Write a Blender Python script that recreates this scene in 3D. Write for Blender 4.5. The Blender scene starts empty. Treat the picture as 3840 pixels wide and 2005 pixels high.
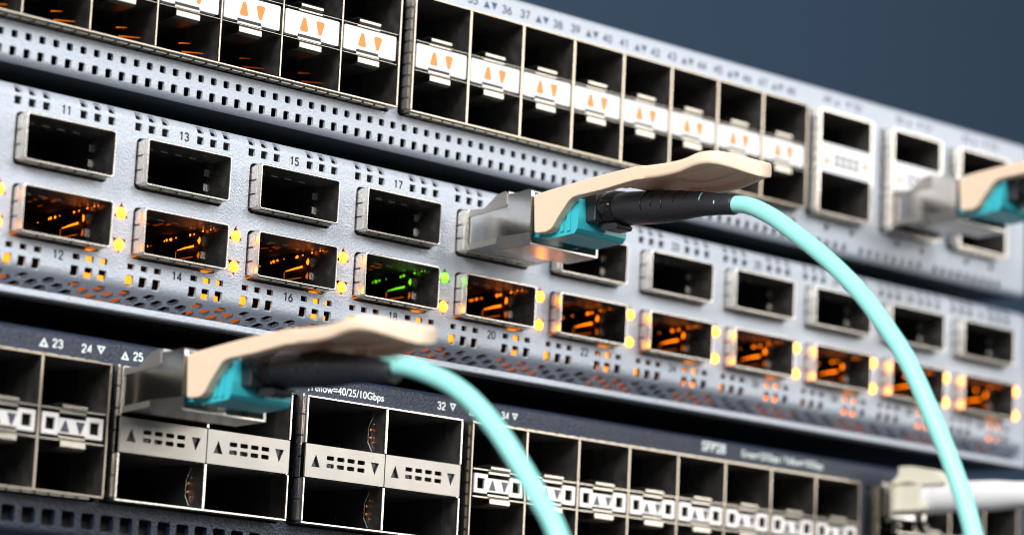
import bpy, bmesh, math, random
from mathutils import Vector, Matrix

MM = 0.001                                   # every length below is in millimetres
random.seed(7)
scene = bpy.context.scene
COL = scene.collection

# ------------------------------------------------------------------ camera
YAW, PITCH, ROLL = 0.7396, 0.1745, 0.0468
cam_d = bpy.data.cameras.new("camera")
cam = bpy.data.objects.new("camera", cam_d)
COL.objects.link(cam)
cy, sy, cp, sp = math.cos(YAW), math.sin(YAW), math.cos(PITCH), math.sin(PITCH)
fwd = Vector((sy * cp, cy * cp, sp))
rt = Vector((cy, -sy, 0))
up = rt.cross(fwd)
cr, sr = math.cos(ROLL), math.sin(ROLL)
rt2 = rt * cr + up * sr
up2 = up * cr - rt * sr
m = Matrix((rt2, up2, -fwd)).transposed().to_4x4()
m.translation = Vector((-271.611, -422.491, -110.541)) * MM
cam.matrix_world = m
cam_d.sensor_width = 36.0
cam_d.lens = 103.958
cam_d.clip_start = 0.01
cam_d.clip_end = 50
cam_d.dof.use_dof = True
cam_d.dof.focus_distance = 0.546
cam_d.dof.aperture_fstop = 13.5
scene.camera = cam

# ------------------------------------------------------------------ light
world = bpy.data.worlds.new("World")
scene.world = world
world.use_nodes = True
bg = world.node_tree.nodes["Background"]
bg.inputs[0].default_value = (0.63, 0.635, 0.65, 1)
bg.inputs[1].default_value = 0.21


def area(name, loc, aim, size, power, color, size_y=None):
    d = bpy.data.lights.new(name, "AREA")
    d.energy = power
    d.color = color
    d.size = size
    if size_y:
        d.shape = "RECTANGLE"
        d.size_y = size_y
    o = bpy.data.objects.new(name, d)
    COL.objects.link(o)
    o.location = Vector(loc) * MM
    o.rotation_euler = (Vector(aim) - Vector(loc)).to_track_quat("-Z", "Y").to_euler()
    return o


area("key_softbox", (-1300, -730, 800), (120, -20, 0), 0.85, 45.0, (1.0, 0.97, 0.93))
area("front_fill", (420, -1550, 1000), (130, 0, 0), 0.85, 23.5, (0.93, 0.97, 1.0))  # unseen fill added to brighten the front faces
area("side_fill", (1400, -1350, 420), (130, 0, 0), 0.75, 12.0, (1.0, 0.95, 0.88))  # unseen warm fill added from the right for sheen on the fronts
area("wall_fill", (1500, 900, 1500), (1400, 1500, 300), 0.8, 0.6, (0.88, 0.94, 1.0))  # unseen fill added to light the wall

vs = scene.view_settings
vs.view_transform = "Standard"
vs.look = "None"
vs.exposure = 0.0
vs.gamma = 1.0
vs.use_curve_mapping = False
scene.render.engine = "CYCLES"
scene.cycles.use_denoising = True
scene.cycles.filter_width = 1.0
scene.cycles.max_bounces = 8
scene.cycles.sample_clamp_indirect = 6


# ------------------------------------------------------------------ materials
def mat(name, base, rough=0.5, metal=0.0, bump=None, spec=None, var=None, aniso=None, coat=0.0, trans=0.0, emit=None, sss=None):
    """bump = (noise scale per metre, strength, distance mm); var = (scale, amount) slight albedo mottling;
    aniso = (direction stretch) brushed streaks in roughness and bump"""
    M = bpy.data.materials.new(name)
    M.use_nodes = True
    nt = M.node_tree
    b = nt.nodes["Principled BSDF"]
    b.inputs["Base Color"].default_value = (*base, 1)
    b.inputs["Roughness"].default_value = rough
    b.inputs["Metallic"].default_value = metal
    if spec is not None:
        b.inputs["Specular IOR Level"].default_value = spec
    b.inputs["Coat Weight"].default_value = coat
    b.inputs["Transmission Weight"].default_value = trans
    if sss:
        b.inputs["Subsurface Weight"].default_value = sss[0]
        b.inputs["Subsurface Radius"].default_value = sss[1]
        b.inputs["Subsurface Scale"].default_value = sss[2]
    if emit:
        b.inputs["Emission Color"].default_value = (*emit[0], 1)
        b.inputs["Emission Strength"].default_value = emit[1]
    tc = nt.nodes.new("ShaderNodeTexCoord")
    if var:
        n = nt.nodes.new("ShaderNodeTexNoise")
        n.inputs["Scale"].default_value = var[0]
        n.inputs["Detail"].default_value = 6
        nt.links.new(tc.outputs["Object"], n.inputs["Vector"])
        mix = nt.nodes.new("ShaderNodeMix")
        mix.data_type = "RGBA"
        a = var[1]
        mix.inputs[6].default_value = (*[c * (1 - a) for c in base], 1)
        mix.inputs[7].default_value = (*[min(1, c * (1 + a)) for c in base], 1)
        nt.links.new(n.outputs["Fac"], mix.inputs[0])
        nt.links.new(mix.outputs[2], b.inputs["Base Color"])
        mr = nt.nodes.new("ShaderNodeMapRange")
        mr.inputs["To Min"].default_value = max(0.02, rough * 0.75)
        mr.inputs["To Max"].default_value = min(1, rough * 1.3)
        nt.links.new(n.outputs["Fac"], mr.inputs["Value"])
        nt.links.new(mr.outputs[0], b.inputs["Roughness"])
    if bump:
        n = nt.nodes.new("ShaderNodeTexNoise")
        n.inputs["Scale"].default_value = bump[0]
        n.inputs["Detail"].default_value = 3
        src = tc.outputs["Object"]
        if aniso:
            mp = nt.nodes.new("ShaderNodeMapping")
            mp.inputs["Scale"].default_value = aniso
            nt.links.new(src, mp.inputs["Vector"])
            src = mp.outputs[0]
        nt.links.new(src, n.inputs["Vector"])
        bp = nt.nodes.new("ShaderNodeBump")
        bp.inputs["Strength"].default_value = bump[1]
        bp.inputs["Distance"].default_value = bump[2] * MM
        nt.links.new(n.outputs["Fac"], bp.inputs["Height"])
        nt.links.new(bp.outputs[0], b.inputs["Normal"])
    return M


M_SILVER = mat("silver_paint", (0.465, 0.51, 0.58), 0.42, 0.25, bump=(2300, 0.75, 0.2), var=(1300, 0.13))
M_UNDER = mat("chassis_steel_shaded", (0.022, 0.032, 0.038), 0.4, 0.0, bump=(900, 0.1, 0.1), var=(60, 0.3))  # colour darkened to carry the shade in the gap under the top switch
M_BLACKCH = mat("black_chassis", (0.012, 0.013, 0.016), 0.4, 0.0, bump=(900, 0.15, 0.1))
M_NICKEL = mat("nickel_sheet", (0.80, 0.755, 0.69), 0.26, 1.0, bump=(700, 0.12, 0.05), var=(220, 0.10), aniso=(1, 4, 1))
M_NICKIN = mat("shaded_inner_sheet", (0.35, 0.34, 0.335), 0.38, 1.0, bump=(1500, 0.3, 0.06), var=(500, 0.25), aniso=(4, 1, 12))  # darker copy of the nickel, holding the shade inside the ports
M_TAB = mat("bright_latch_sheet", (0.56, 0.525, 0.46), 0.3, 1.0, var=(300, 0.1))
M_FRAME = mat("warm_nickel_frame", (0.47, 0.415, 0.34), 0.3, 1.0, bump=(700, 0.12, 0.05), var=(220, 0.12))
M_LATCH = mat("latch_sheet", (0.38, 0.365, 0.325), 0.30, 1.0, var=(300, 0.1))
M_PLATE = mat("brushed_steel_plate", (0.43, 0.41, 0.385), 0.42, 0.85, bump=(900, 0.15, 0.05), var=(160, 0.10), aniso=(1, 1, 9))
M_STEEL = mat("zinc_shell", (0.62, 0.60, 0.58), 0.21, 1.0, bump=(1500, 0.08, 0.05), var=(120, 0.06))
M_TRAY = mat("tray_zinc", (0.70, 0.66, 0.62), 0.31, 1.0, bump=(2600, 0.12, 0.05))
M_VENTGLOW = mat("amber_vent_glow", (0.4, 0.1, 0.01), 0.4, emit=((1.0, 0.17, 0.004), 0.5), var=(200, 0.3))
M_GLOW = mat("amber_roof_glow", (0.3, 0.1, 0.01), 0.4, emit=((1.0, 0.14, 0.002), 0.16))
M_CAST = mat("cast_zinc", (0.34, 0.335, 0.33), 0.38, 1.0, bump=(2600, 0.35, 0.1), var=(400, 0.15))
M_BEZEL = mat("dark_powder_coat", (0.017, 0.026, 0.050), 0.38, 0.0, bump=(1900, 0.9, 0.35), var=(500, 0.2))
M_INKD = mat("dark_grey_print", (0.02, 0.023, 0.03), 0.6)
M_INKB = mat("slate_blue_print", (0.06, 0.085, 0.17), 0.6)
M_INKW = mat("pale_print", (0.74, 0.84, 0.83), 0.6)
M_WHITE = mat("white_light_pipe_plastic", (0.82, 0.82, 0.84), 0.35, var=(300, 0.03))
M_PIPE = mat("light_pipe_metal_frame", (0.83, 0.80, 0.79), 0.36, 0.55, var=(400, 0.06))
M_BLACK = mat("void_black", (0.006, 0.006, 0.007), 0.7)
M_SLOT = mat("dark_slot", (0.01, 0.01, 0.012), 0.5)
M_BEIGE = mat("beige_pull_tab_plastic", (0.88, 0.675, 0.51), 0.42, bump=(500, 0.05, 0.1), var=(70, 0.03), sss=(0.15, (1, 0.6, 0.4), 0.0015))
M_TEAL = mat("aqua_connector_plastic", (0.045, 0.50, 0.60), 0.30, bump=(600, 0.05, 0.1), var=(150, 0.06))
M_CABLE = mat("aqua_cable_jacket", (0.33, 0.82, 0.775), 0.34, bump=(300, 0.06, 0.1), var=(90, 0.05))
M_RUBBER = mat("black_rubber_boot", (0.022, 0.024, 0.030), 0.42, bump=(1800, 0.15, 0.08), var=(200, 0.2))
M_GLOSSBK = mat("black_glossy_collar", (0.012, 0.012, 0.014), 0.2, bump=(500, 0.05, 0.03))
M_CREAM = mat("cream_plug_plastic", (0.80, 0.78, 0.65), 0.30)
M_WCABLE = mat("white_boot_vinyl", (0.86, 0.87, 0.90), 0.40)
M_ARROW = mat("amber_arrow_lens", (0.45, 0.09, 0.0), 0.35, emit=((1.0, 0.25, 0.003), 0.7), var=(900, 0.25))
M_ARROWG = mat("grey_arrow_lens", (0.055, 0.065, 0.085), 0.35)
M_ARROWD = mat("dark_arrow_cutout", (0.020, 0.023, 0.030), 0.35)
M_AMBER = mat("amber_led", (0.6, 0.2, 0.01), 0.3, emit=((1.0, 0.22, 0.007), 14.0))
M_GREEN = mat("green_led", (0.2, 0.8, 0.05), 0.3, emit=((0.17, 1.0, 0.012), 2.4))
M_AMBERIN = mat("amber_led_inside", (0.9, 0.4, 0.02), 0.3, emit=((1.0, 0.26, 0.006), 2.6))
M_AMBERLO = mat("amber_painted_glow", (0.9, 0.3, 0.02), 0.3, emit=((1.0, 0.18, 0.003), 3.4))
M_AMBERDIM = mat("amber_painted_faint", (0.5, 0.15, 0.01), 0.4, emit=((1.0, 0.18, 0.004), 0.6))
M_GREENIN = mat("green_painted_glow", (0.2, 0.8, 0.05), 0.3, emit=((0.24, 1.0, 0.008), 1.1))
M_WALL = mat("blue_painted_wall", (0.056, 0.106, 0.182), 0.9, var=(2.0, 0.05))
M_COPPER = mat("copper_contact", (0.85, 0.33, 0.12), 0.35, 1.0)


# ------------------------------------------------------------------ mesh helpers
class MB:
    """collects shapes in millimetres, links them as one mesh object"""

    def __init__(self):
        self.v, self.f, self.mi, self.sm = [], [], [], []

    def add(self, vs, fs, mi=0, smooth=False):
        k = len(self.v)
        self.v += [tuple(a) for a in vs]
        for f in fs:
            self.f.append([k + i for i in f])
            self.mi.append(mi)
            self.sm.append(smooth)
        return self

    def box(self, x0, x1, y0, y1, z0, z1, mi=0):
        vs = [(x, y, z) for x in (x0, x1) for y in (y0, y1) for z in (z0, z1)]
        return self.add(vs, [(0, 1, 3, 2), (4, 6, 7, 5), (0, 4, 5, 1), (2, 3, 7, 6), (0, 2, 6, 4), (1, 5, 7, 3)], mi)

    def prism_x(self, prof, x0, x1, mi=0, smooth=False):
        """polygon in (y,z) swept along x"""
        n = len(prof)
        vs = [(x0, y, z) for y, z in prof] + [(x1, y, z) for y, z in prof]
        fs = [(i, (i + 1) % n, n + (i + 1) % n, n + i) for i in range(n)]
        self.add(vs, fs, mi, smooth)
        return self.add(vs, [list(range(n))[::-1], list(range(n, 2 * n))], mi)

    def prism_y(self, prof, y0, y1, mi=0):
        """polygon in (x,z) swept along y (y0 = front)"""
        n = len(prof)
        vs = [(x, y0, z) for x, z in prof] + [(x, y1, z) for x, z in prof]
        fs = [(i, (i + 1) % n, n + (i + 1) % n, n + i) for i in range(n)] + [list(range(n))[::-1], list(range(n, 2 * n))]
        return self.add(vs, fs, mi)

    def tube(self, pts, radii, seg=20, mi=0, cap=True, closed=False):
        P = [Vector(p) for p in pts]
        n = len(P)
        if not hasattr(radii, "__len__"):
            radii = [radii] * n
        vs, ref = [], Vector((0.13, 0.2, 1)).normalized()
        for i, p in enumerate(P):
            if closed:
                t = (P[(i + 1) % n] - P[i - 1]).normalized()
            else:
                t = (P[min(i + 1, n - 1)] - P[max(i - 1, 0)]).normalized()
            a = t.cross(ref)
            a.normalize()
            b = a.cross(t)
            for k in range(seg):
                w = 2 * math.pi * k / seg
                vs.append(p + (a * math.cos(w) + b * math.sin(w)) * radii[i])
        fs = []
        for i in range(n if closed else n - 1):
            j = (i + 1) % n
            for k in range(seg):
                l = (k + 1) % seg
                fs.append((i * seg + k, j * seg + k, j * seg + l, i * seg + l))
        self.add(vs, fs, mi, True)
        if cap and not closed:
            k = len(self.v) - n * seg
            self.f.append([k + q for q in range(seg)][::-1]); self.mi.append(mi); self.sm.append(False)
            self.f.append([k + (n - 1) * seg + q for q in range(seg)]); self.mi.append(mi); self.sm.append(False)
        return self

    def dome(self, x, y, z, r, depth, mi=0, seg=20, back=None):
        """half ball bulging towards -Y"""
        vs, fs = [], []
        R = 6
        for i in range(R):
            a = math.pi / 2 * i / R
            for k in range(seg):
                w = 2 * math.pi * k / seg
                vs.append((x + r * math.cos(a) * math.cos(w), y - depth * math.sin(a), z + r * math.cos(a) * math.sin(w)))
        vs.append((x, y - depth, z))
        for i in range(R - 1):
            for k in range(seg):
                l = (k + 1) % seg
                fs.append((i * seg + k, i * seg + l, (i + 1) * seg + l, (i + 1) * seg + k))
        for k in range(seg):
            fs.append(((R - 1) * seg + k, (R - 1) * seg + (k + 1) % seg, R * seg))
        self.add(vs, fs, mi, True)
        return self.add(vs[:seg], [list(range(seg))[::-1]], mi if back is None else back)

    def mesh(self, name, mats):
        me = bpy.data.meshes.new(name)
        me.from_pydata([(x * MM, y * MM, z * MM) for x, y, z in self.v], [], self.f)
        for q in mats:
            me.materials.append(q)
        me.polygons.foreach_set("material_index", self.mi)
        me.polygons.foreach_set("use_smooth", self.sm)
        bm = bmesh.new()
        bm.from_mesh(me)
        bmesh.ops.recalc_face_normals(bm, faces=bm.faces)
        bm.to_mesh(me)
        bm.free()
        me.update()
        return me

    def build(self, name, mats, parent=None, bevel=0.0, seg=2):
        if not isinstance(mats, (list, tuple)):
            mats = [mats]
        return link(name, self.mesh(name, mats), parent, bevel, seg)


def link(name, me, parent=None, bevel=0.0, seg=2):
    o = bpy.data.objects.new(name, me)
    COL.objects.link(o)
    if parent:
        o.parent = parent
    if bevel:
        b = o.modifiers.new("bevel", "BEVEL")
        b.width = bevel * MM
        b.segments = seg
        b.limit_method = "ANGLE"
        b.angle_limit = math.radians(35)
        b.use_clamp_overlap = True
        b.harden_normals = True
    return o


def thing(name, label, cat, loc=(0, 0, 0), group=None):
    o = bpy.data.objects.new(name, None)
    COL.objects.link(o)
    o.empty_display_size = 0.01
    o.location = Vector(loc) * MM
    o["label"] = label
    o["category"] = cat
    if group:
        o["group"] = group
    return o


def dup(src, parent, dx=0, dz=0):
    """a copy of a part (and its sub-parts) moved along the panel"""
    c = src.copy()
    COL.objects.link(c)
    c.parent = parent
    c.location = src.location + Vector((dx, 0, dz)) * MM
    for ch in src.children:
        g = ch.copy()
        COL.objects.link(g)
        g.parent = c
    return c


def rrect(x0, x1, z0, z1, r, n=4):
    out = []
    for cx_, cz_, a0 in ((x1 - r, z1 - r, 0), (x0 + r, z1 - r, 90), (x0 + r, z0 + r, 180), (x1 - r, z0 + r, 270)):
        for k in range(n + 1):
            a = math.radians(a0 + 90 * k / n)
            out.append((cx_ + r * math.cos(a), cz_ + r * math.sin(a)))
    return out


def rc(xc, zc, w, h, r=0.25):
    return rrect(xc - w / 2, xc + w / 2, zc - h / 2, zc + h / 2, r, 3)


def circ(xc, zc, r, n=12, a0=0.0):
    return [(xc + r * math.cos(a0 + 2 * math.pi * k / n), zc + r * math.sin(a0 + 2 * math.pi * k / n)) for k in range(n)]


def sheet(name, outline, holes, thick, wrap, cuts, material, parent, bevel=0.06):
    """flat sheet with holes in (x, s), then bent: wrap(s, n) -> (y, z), n = depth behind the front face"""
    cu = bpy.data.curves.new(name, "CURVE")
    cu.dimensions = "2D"
    cu.fill_mode = "BOTH"
    cu.extrude = thick / 2
    for loop in [outline] + holes:
        sp_ = cu.splines.new("POLY")
        sp_.points.add(len(loop) - 1)
        for p, (x, s) in zip(sp_.points, loop):
            p.co = (x, s, 0, 1)
        sp_.use_cyclic_u = True
    o = bpy.data.objects.new(name, cu)
    COL.objects.link(o)
    dg = bpy.context.evaluated_depsgraph_get()
    me = bpy.data.meshes.new_from_object(o.evaluated_get(dg))
    bpy.data.objects.remove(o)
    bpy.data.curves.remove(cu)
    bm = bmesh.new()
    bm.from_mesh(me)
    bmesh.ops.remove_doubles(bm, verts=bm.verts, dist=1e-4)
    for s in cuts:
        bmesh.ops.bisect_plane(bm, geom=bm.verts[:] + bm.edges[:] + bm.faces[:], plane_co=(0, s, 0), plane_no=(0, 1, 0), dist=1e-5)
    for v in bm.verts:
        n = (thick / 2 - v.co.z)
        y, z = wrap(v.co.y, n)
        v.co = Vector((v.co.x, y, z)) * MM
    bmesh.ops.recalc_face_normals(bm, faces=bm.faces)
    bm.to_mesh(me)
    bm.free()
    me.materials.clear()
    me.materials.append(material)
    me.name = name
    for p in me.polygons:
        p.use_smooth = False
    ob = link(name, me, parent)
    # smooth across the bend, crisp at the cut edges
    try:
        me.shade_smooth() if hasattr(me, "shade_smooth") else None
        me.set_sharp_from_angle(angle=math.radians(28))
    except Exception:
        pass
    return ob


def bend(y0, s_top, r_top, s_bot, r_bot, a_bot=math.pi / 2):
    """flat at y0 between s_bot and s_top, then rounded backwards at both ends"""
    def wrap(s, n):
        if s > s_top:
            a = (s - s_top) / r_top
            if a <= math.pi / 2:
                return (y0 + r_top - (r_top - n) * math.cos(a), s_top + (r_top - n) * math.sin(a))
            return (y0 + r_top + (s - s_top - r_top * math.pi / 2), s_top + r_top - n)
        if s < s_bot:
            a = min((s_bot - s) / r_bot, a_bot)
            e = (s_bot - s) - r_bot * a                # straight run after the bend
            return (y0 + r_bot - (r_bot - n) * math.cos(a) + e * math.sin(a), s_bot - (r_bot - n) * math.sin(a) - e * math.cos(a))
        return (y0 + n, s)
    cuts = [s_top + r_top * math.pi / 2 * k / 6 for k in range(7)] + [s_bot - r_bot * a_bot * k / 6 for k in range(7)]
    return wrap, cuts


def text(name, body, x, z, h, w, parent, material, y=2.97, weight=0.0, align="CENTER"):
    """printed characters: cap height h, total width w, centred on (x, z)"""
    cu = bpy.data.curves.new(name, "FONT")
    cu.body = body
    cu.size = 1
    cu.offset = weight
    cu.extrude = 0.006
    o = bpy.data.objects.new(name, cu)
    COL.objects.link(o)
    dg = bpy.context.evaluated_depsgraph_get()
    me = bpy.data.meshes.new_from_object(o.evaluated_get(dg))
    bpy.data.objects.remove(o)
    bpy.data.curves.remove(cu)
    xs = [v.co.x for v in me.vertices]
    CAP = 0.70
    sx = w / (max(xs) - min(xs))
    x0 = (max(xs) + min(xs)) / 2
    for v in me.vertices:
        v.co = Vector((x + (v.co.x - x0) * sx, y - v.co.z * 1.0, z + (v.co.y - CAP / 2) * h / CAP)) * MM
    me.materials.clear()
    me.materials.append(material)
    me.name = name
    return link(name, me, parent)


def oval(cx_, cz_, rx, rz, n=20, e=2.4):
    out = []
    for k in range(n + 1):
        a = 2 * math.pi * k / n
        c, q = math.cos(a), math.sin(a)
        out.append((cx_ + rx * math.copysign(abs(c) ** (2 / e), c), cz_ + rz * math.copysign(abs(q) ** (2 / e), q)))
    return out


_SIX = [(.44, .97), (.22, .76), (.07, .46), (.03, .26), (.10, .08), (.28, .0), (.46, .08), (.54, .28), (.46, .50), (.28, .58), (.12, .50), (.05, .34)]
GLYPH = {
    "0": [("c", oval(.28, .5, .26, .5))],
    "1": [("l", [(.10, .80), (.32, .99), (.32, 0)])],
    "2": [("s", [(.03, .74), (.09, .92), (.28, 1), (.48, .92), (.53, .74), (.45, .54), (.22, .26), (.04, .02)]), ("l", [(.03, 0), (.56, 0)])],
    "3": [("s", [(.04, .82), (.13, .95), (.28, 1), (.46, .93), (.51, .76), (.43, .59), (.24, .54)]), ("s", [(.24, .54), (.46, .48), (.55, .28), (.47, .07), (.28, 0), (.11, .05), (.02, .19)])],
    "4": [("l", [(.43, 0), (.43, .98), (.03, .29), (.58, .29)])],
    "5": [("l", [(.51, 1), (.11, 1), (.07, .54)]), ("s", [(.07, .54), (.25, .63), (.45, .56), (.54, .33), (.46, .08), (.27, 0), (.10, .05), (.02, .18)])],
    "6": [("s", _SIX)],
    "7": [("l", [(.02, 1), (.55, 1), (.20, 0)])],
    "8": [("c", oval(.28, .76, .22, .235, e=2.1)), ("c", oval(.28, .26, .265, .26, e=2.1))],
    "9": [("s", [(.56 - a, 1 - b) for a, b in _SIX])],
}


def number(name, body, x, z, h, w, parent, material, y=2.97, stroke=0.18):
    """engraving-style digits drawn with an even stroke; cap height h, total width w"""
    adv = 0.76
    span = adv * (len(body) - 1) + 0.58
    k = w / span
    hh = h - stroke * h
    b = MB()
    for q, ch in enumerate(body):
        for kind, pts in GLYPH[ch]:
            P = [((q * adv + px) * k + x - w / 2, y, z - hh / 2 + pz * hh) for px, pz in pts]
            if kind == "s":
                P = [tuple(v) for v in smooth_path(P, 4)]
            n0 = len(b.v)
            if kind == "l":
                for u, v in zip(P, P[1:]):
                    b.tube([u, v], stroke * h / 2, 8)
                for u in P[1:-1]:
                    b.tube([(u[0], u[1] - .001, u[2]), (u[0], u[1] + .1, u[2])], stroke * h / 2, 10)
            elif kind == "c":
                b.tube(P[:-1], stroke * h / 2, 8, closed=True)
            else:
                b.tube(P, stroke * h / 2, 8)
            b.v[n0:] = [(vx, y + 0.012 + (vy - y) * 0.1, vz) for vx, vy, vz in b.v[n0:]]
    return b.build(name, material, parent)


def tri_mark(name, x, z, w, h, upward, parent, material, y=2.97, hollow=False):
    s = 1 if upward else -1
    b = MB()
    P = [(x - w / 2, z - s * h / 2), (x + w / 2, z - s * h / 2), (x, z + s * h / 2)]
    if not hollow:
        b.prism_y(P, y, y + 0.02)
    else:
        cxm, czm = x, z - s * h / 6
        Q = [(cxm + (px - cxm) * 0.42, czm + (pz - czm) * 0.42) for px, pz in P]
        for i in range(3):
            j = (i + 1) % 3
            b.prism_y([P[i], P[j], Q[j], Q[i]], y, y + 0.02)
    return b.build(name, material, parent)


def smooth_path(pts, n=8):
    """Catmull-Rom through the points"""
    P = [Vector(p) for p in pts]
    P = [P[0] * 2 - P[1]] + P + [P[-1] * 2 - P[-2]]
    out = []
    for i in range(1, len(P) - 2):
        for k in range(n):
            t = k / n
            a, b, c, d = P[i - 1], P[i], P[i + 1], P[i + 2]
            out.append(0.5 * ((2 * b) + (c - a) * t + (2 * a - 5 * b + 4 * c - d) * t * t + (3 * b - a - 3 * c + d) * t ** 3))
    out.append(P[-2])
    return out


def lerp_table(tab, q):
    tab = sorted(tab)
    if q <= tab[0][0]:
        return tab[0][1]
    for (a, va), (b, vb) in zip(tab, tab[1:]):
        if q <= b:
            return va + (vb - va) * (q - a) / (b - a)
    return tab[-1][1]


# ------------------------------------------------------------------ background
wall = MB().box(-2600, 5200, 1500, 1600, -2500, 2500).build("wall", M_WALL)
wall["kind"] = "structure"
wall["label"] = "plain dark blue wall far behind the switches"

# ==================================================================
#  MIDDLE SWITCH : silver, 32 single cages
# ==================================================================
PIT, CW, CH, ROW = 25.44, 18.7, 8.43, 12.47
I0, I1 = -2, 10
mid = thing("network_switch", "silver switch with single framed ports and glowing amber lamps, middle of the stack", "network switch", group="network switches in the rack stack")
A_BOT = math.radians(66)
wrap, cuts = bend(3.0, 3.2, 2.3, -25.2, 2.0, A_BOT)
holes = []
for i in range(I0, I1 + 1):
    X = i * PIT
    holes.append(rrect(X - 0.45, X + CW + 0.45, -CH - 0.55, 0.40, 1.0))
    X2 = X + 0.35
    holes.append(rrect(X2 - 0.45, X2 + CW - 0.25, -ROW - CH - 0.55, -ROW + 0.40, 1.0))
    tx = X + 22.72
    holes.append([(tx - 1.45, -14.45), (tx + 1.45, -14.45), (tx, -11.75)])
    holes.append([(tx - 1.45, -18.25), (tx, -21.0), (tx + 1.45, -18.25)])
    for dx in (-0.25, 2.68, 5.62, 13.45, 16.40, 19.38):
        holes.append(rc(X + dx, 2.3, 1.5, 1.45, 0.2))
        holes.append(rc(X + dx, 4.5, 1.5, 1.75, 0.25))
    for dx in (0.15, 3.05, 5.95, 13.95, 16.87, 19.82):
        holes.append(rc(X + dx, -22.85, 1.5, 1.05, 0.12))
        holes.append(rc(X + dx - 0.12, -25.45, 1.7, 2.1, 0.25))
sb = -25.2 - 2.0 * A_BOT                     # s where the slanted vent strip under the face starts
for r_ in range(6):
    s = sb - (5.13 + 1.32 * r_ - 4.19) / math.sin(A_BOT)
    k = -14
    while True:
        xx = 4.6 + 5.34 * k + (2.67 if r_ % 2 else 0)
        k += 1
        if xx > 274:
            break
        if xx < -60:
            continue
        holes.append(circ(xx, s, 1.24, 6, 0))
sheet("front_panel", [(-160, 27.5), (280.3, 27.5), (280.3, sb - 9.2), (-160, sb - 9.2)][::-1], holes, 0.6, wrap, cuts, M_SILVER, mid)

# rim of the tray under and beside the face
b = MB()
b.box(-160, 281.2, 2.4, 4.2, -31.3, -29.95)
b.box(-160, 281.2, 4.2, 26, -31.3, -30.6)
b.box(280.35, 281.2, 2.4, 30, -29.9, 4.6)
b.build("tray_rim", M_SILVER, mid, bevel=0.35)
b = MB()
b.box(-160, 280.3, 26.2, 420, -31.25, 5.3)
b.box(-160, 280.3, 4.3, 26.1, -31.6, -31.34)
b.build("chassis", M_BLACKCH, mid)  # black underside also carries the shade of the gap between switches
MB().tube([(75.5, 30, -31.2), (75.5, 30, -31.9)], 3.6, 28).tube([(75.5, 30, -31.8), (75.5, 30, -32.05)], 1.6, 20).build("foot_screw", M_GLOSSBK, mid, bevel=0.15)
MB().box(-60, 279, 24, 25, -26.5, 3).box(-60, 279, 5.2, 23.9, -26.0, -25.8).build("board_liner", mat("dark_liner", (0.012, 0.02, 0.018), 0.4), mid)  # horizontal dark sheet added so the vent holes look dark


def cage_meshes():
    """one framed port: thin sheet tube with rounded front rim; origin at the top left of the rim"""
    t = 0.33
    b = MB()
    o_ = rrect(0, CW, -CH, 0, 0.55, 3)
    q_ = rrect(t, CW - t, -CH + t, -t, 0.3, 3)
    n = len(o_)
    vs = [(x, 0.12, z) for x, z in o_] + [(x * 0.5 + x2 * 0.5, 0, z * .5 + z2 * .5) for (x, z), (x2, z2) in zip(o_, q_)] + [(x, 0.12, z) for x, z in q_]
    fs = [(i, (i + 1) % n, n + (i + 1) % n, n + i) for i in range(n)] + [(n + i, n + (i + 1) % n, 2 * n + (i + 1) % n, 2 * n + i) for i in range(n)]
    b.add(vs, fs, 0, True)
    vo = [(x, 0.12, z) for x, z in o_] + [(x, 22, z) for x, z in o_]
    b.add(vo, [(i, (i + 1) % n, n + (i + 1) % n, n + i) for i in range(n)], 0)
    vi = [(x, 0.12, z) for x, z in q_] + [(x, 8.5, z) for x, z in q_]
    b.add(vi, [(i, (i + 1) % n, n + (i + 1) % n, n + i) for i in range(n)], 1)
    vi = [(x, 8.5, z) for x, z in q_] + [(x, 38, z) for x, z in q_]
    b.add(vi, [(i, (i + 1) % n, n + (i + 1) % n, n + i) for i in range(n)], 2)  # black lining stands for the shade deep in the cage
    for z in (-2.3, -5.0):                    # bent tongues at the windows
        b.box(CW - t - 0.55, CW - t - 0.05, 7.15, 7.35, z - 0.65, z + 0.65, 0)
    for k in range(4):
        b.box(4 + 3.2 * k, 5.6 + 3.2 * k, 6.4, 6.5, -t - 0.12, -t - 0.02, 0)
    b.add([(x, 38, z) for x, z in q_], [list(range(n))], 2)
    # slots and spring window in the right inner wall, deep end blackened as shade
    xr = CW - t - 0.02
    b.box(xr - 0.02, xr, 1.4, 5.9, -3.35, -2.95, 2)
    b.box(xr - 0.02, xr, 1.4, 6.4, -6.05, -5.70, 2)
    b.box(xr - 0.02, xr, 7.6, 12, -7.8, -0.6, 2)
    b.box(xr - 0.35, xr, 12.2, 38, -7.9, -0.5, 2)
    cage = b.mesh("port_cage", [M_NICKEL, M_NICKIN, M_BLACK])
    e = MB()
    for k in range(3):                        # spring fingers round the outside
        z1 = -0.55 - k * 2.62
        for xa, xb in ((-0.17, -0.02), (CW + 0.02, CW + 0.17)):
            e.box(xa, xb, 1.0, 3.6, z1 - 2.3, z1)
            if k:
                e.box(xa + 0.03, xb - 0.03, 1.7, 3.6, z1 + 0.02, z1 + 0.3, 1)
    for k in range(5):
        x1 = 0.8 + k * 3.5
        for za, zb_ in ((-CH - 0.2, -CH - 0.02), (0.02, 0.2)):
            e.box(x1, x1 + 3.05, 1.0, 3.6, za, zb_, 2)
            if k:
                e.box(x1 - 0.43, x1 - 0.02, 0.9, 3.6, za + 0.03, zb_ - 0.02, 1)
    emi = e.mesh("spring_fingers", [M_NICKEL, M_SLOT, M_LATCH])
    c = MB()
    c.box(4, 15, 18, 36, -5.6, -3.2)
    conn = c.mesh("card_socket", [M_SLOT])
    return cage, emi, conn


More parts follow.
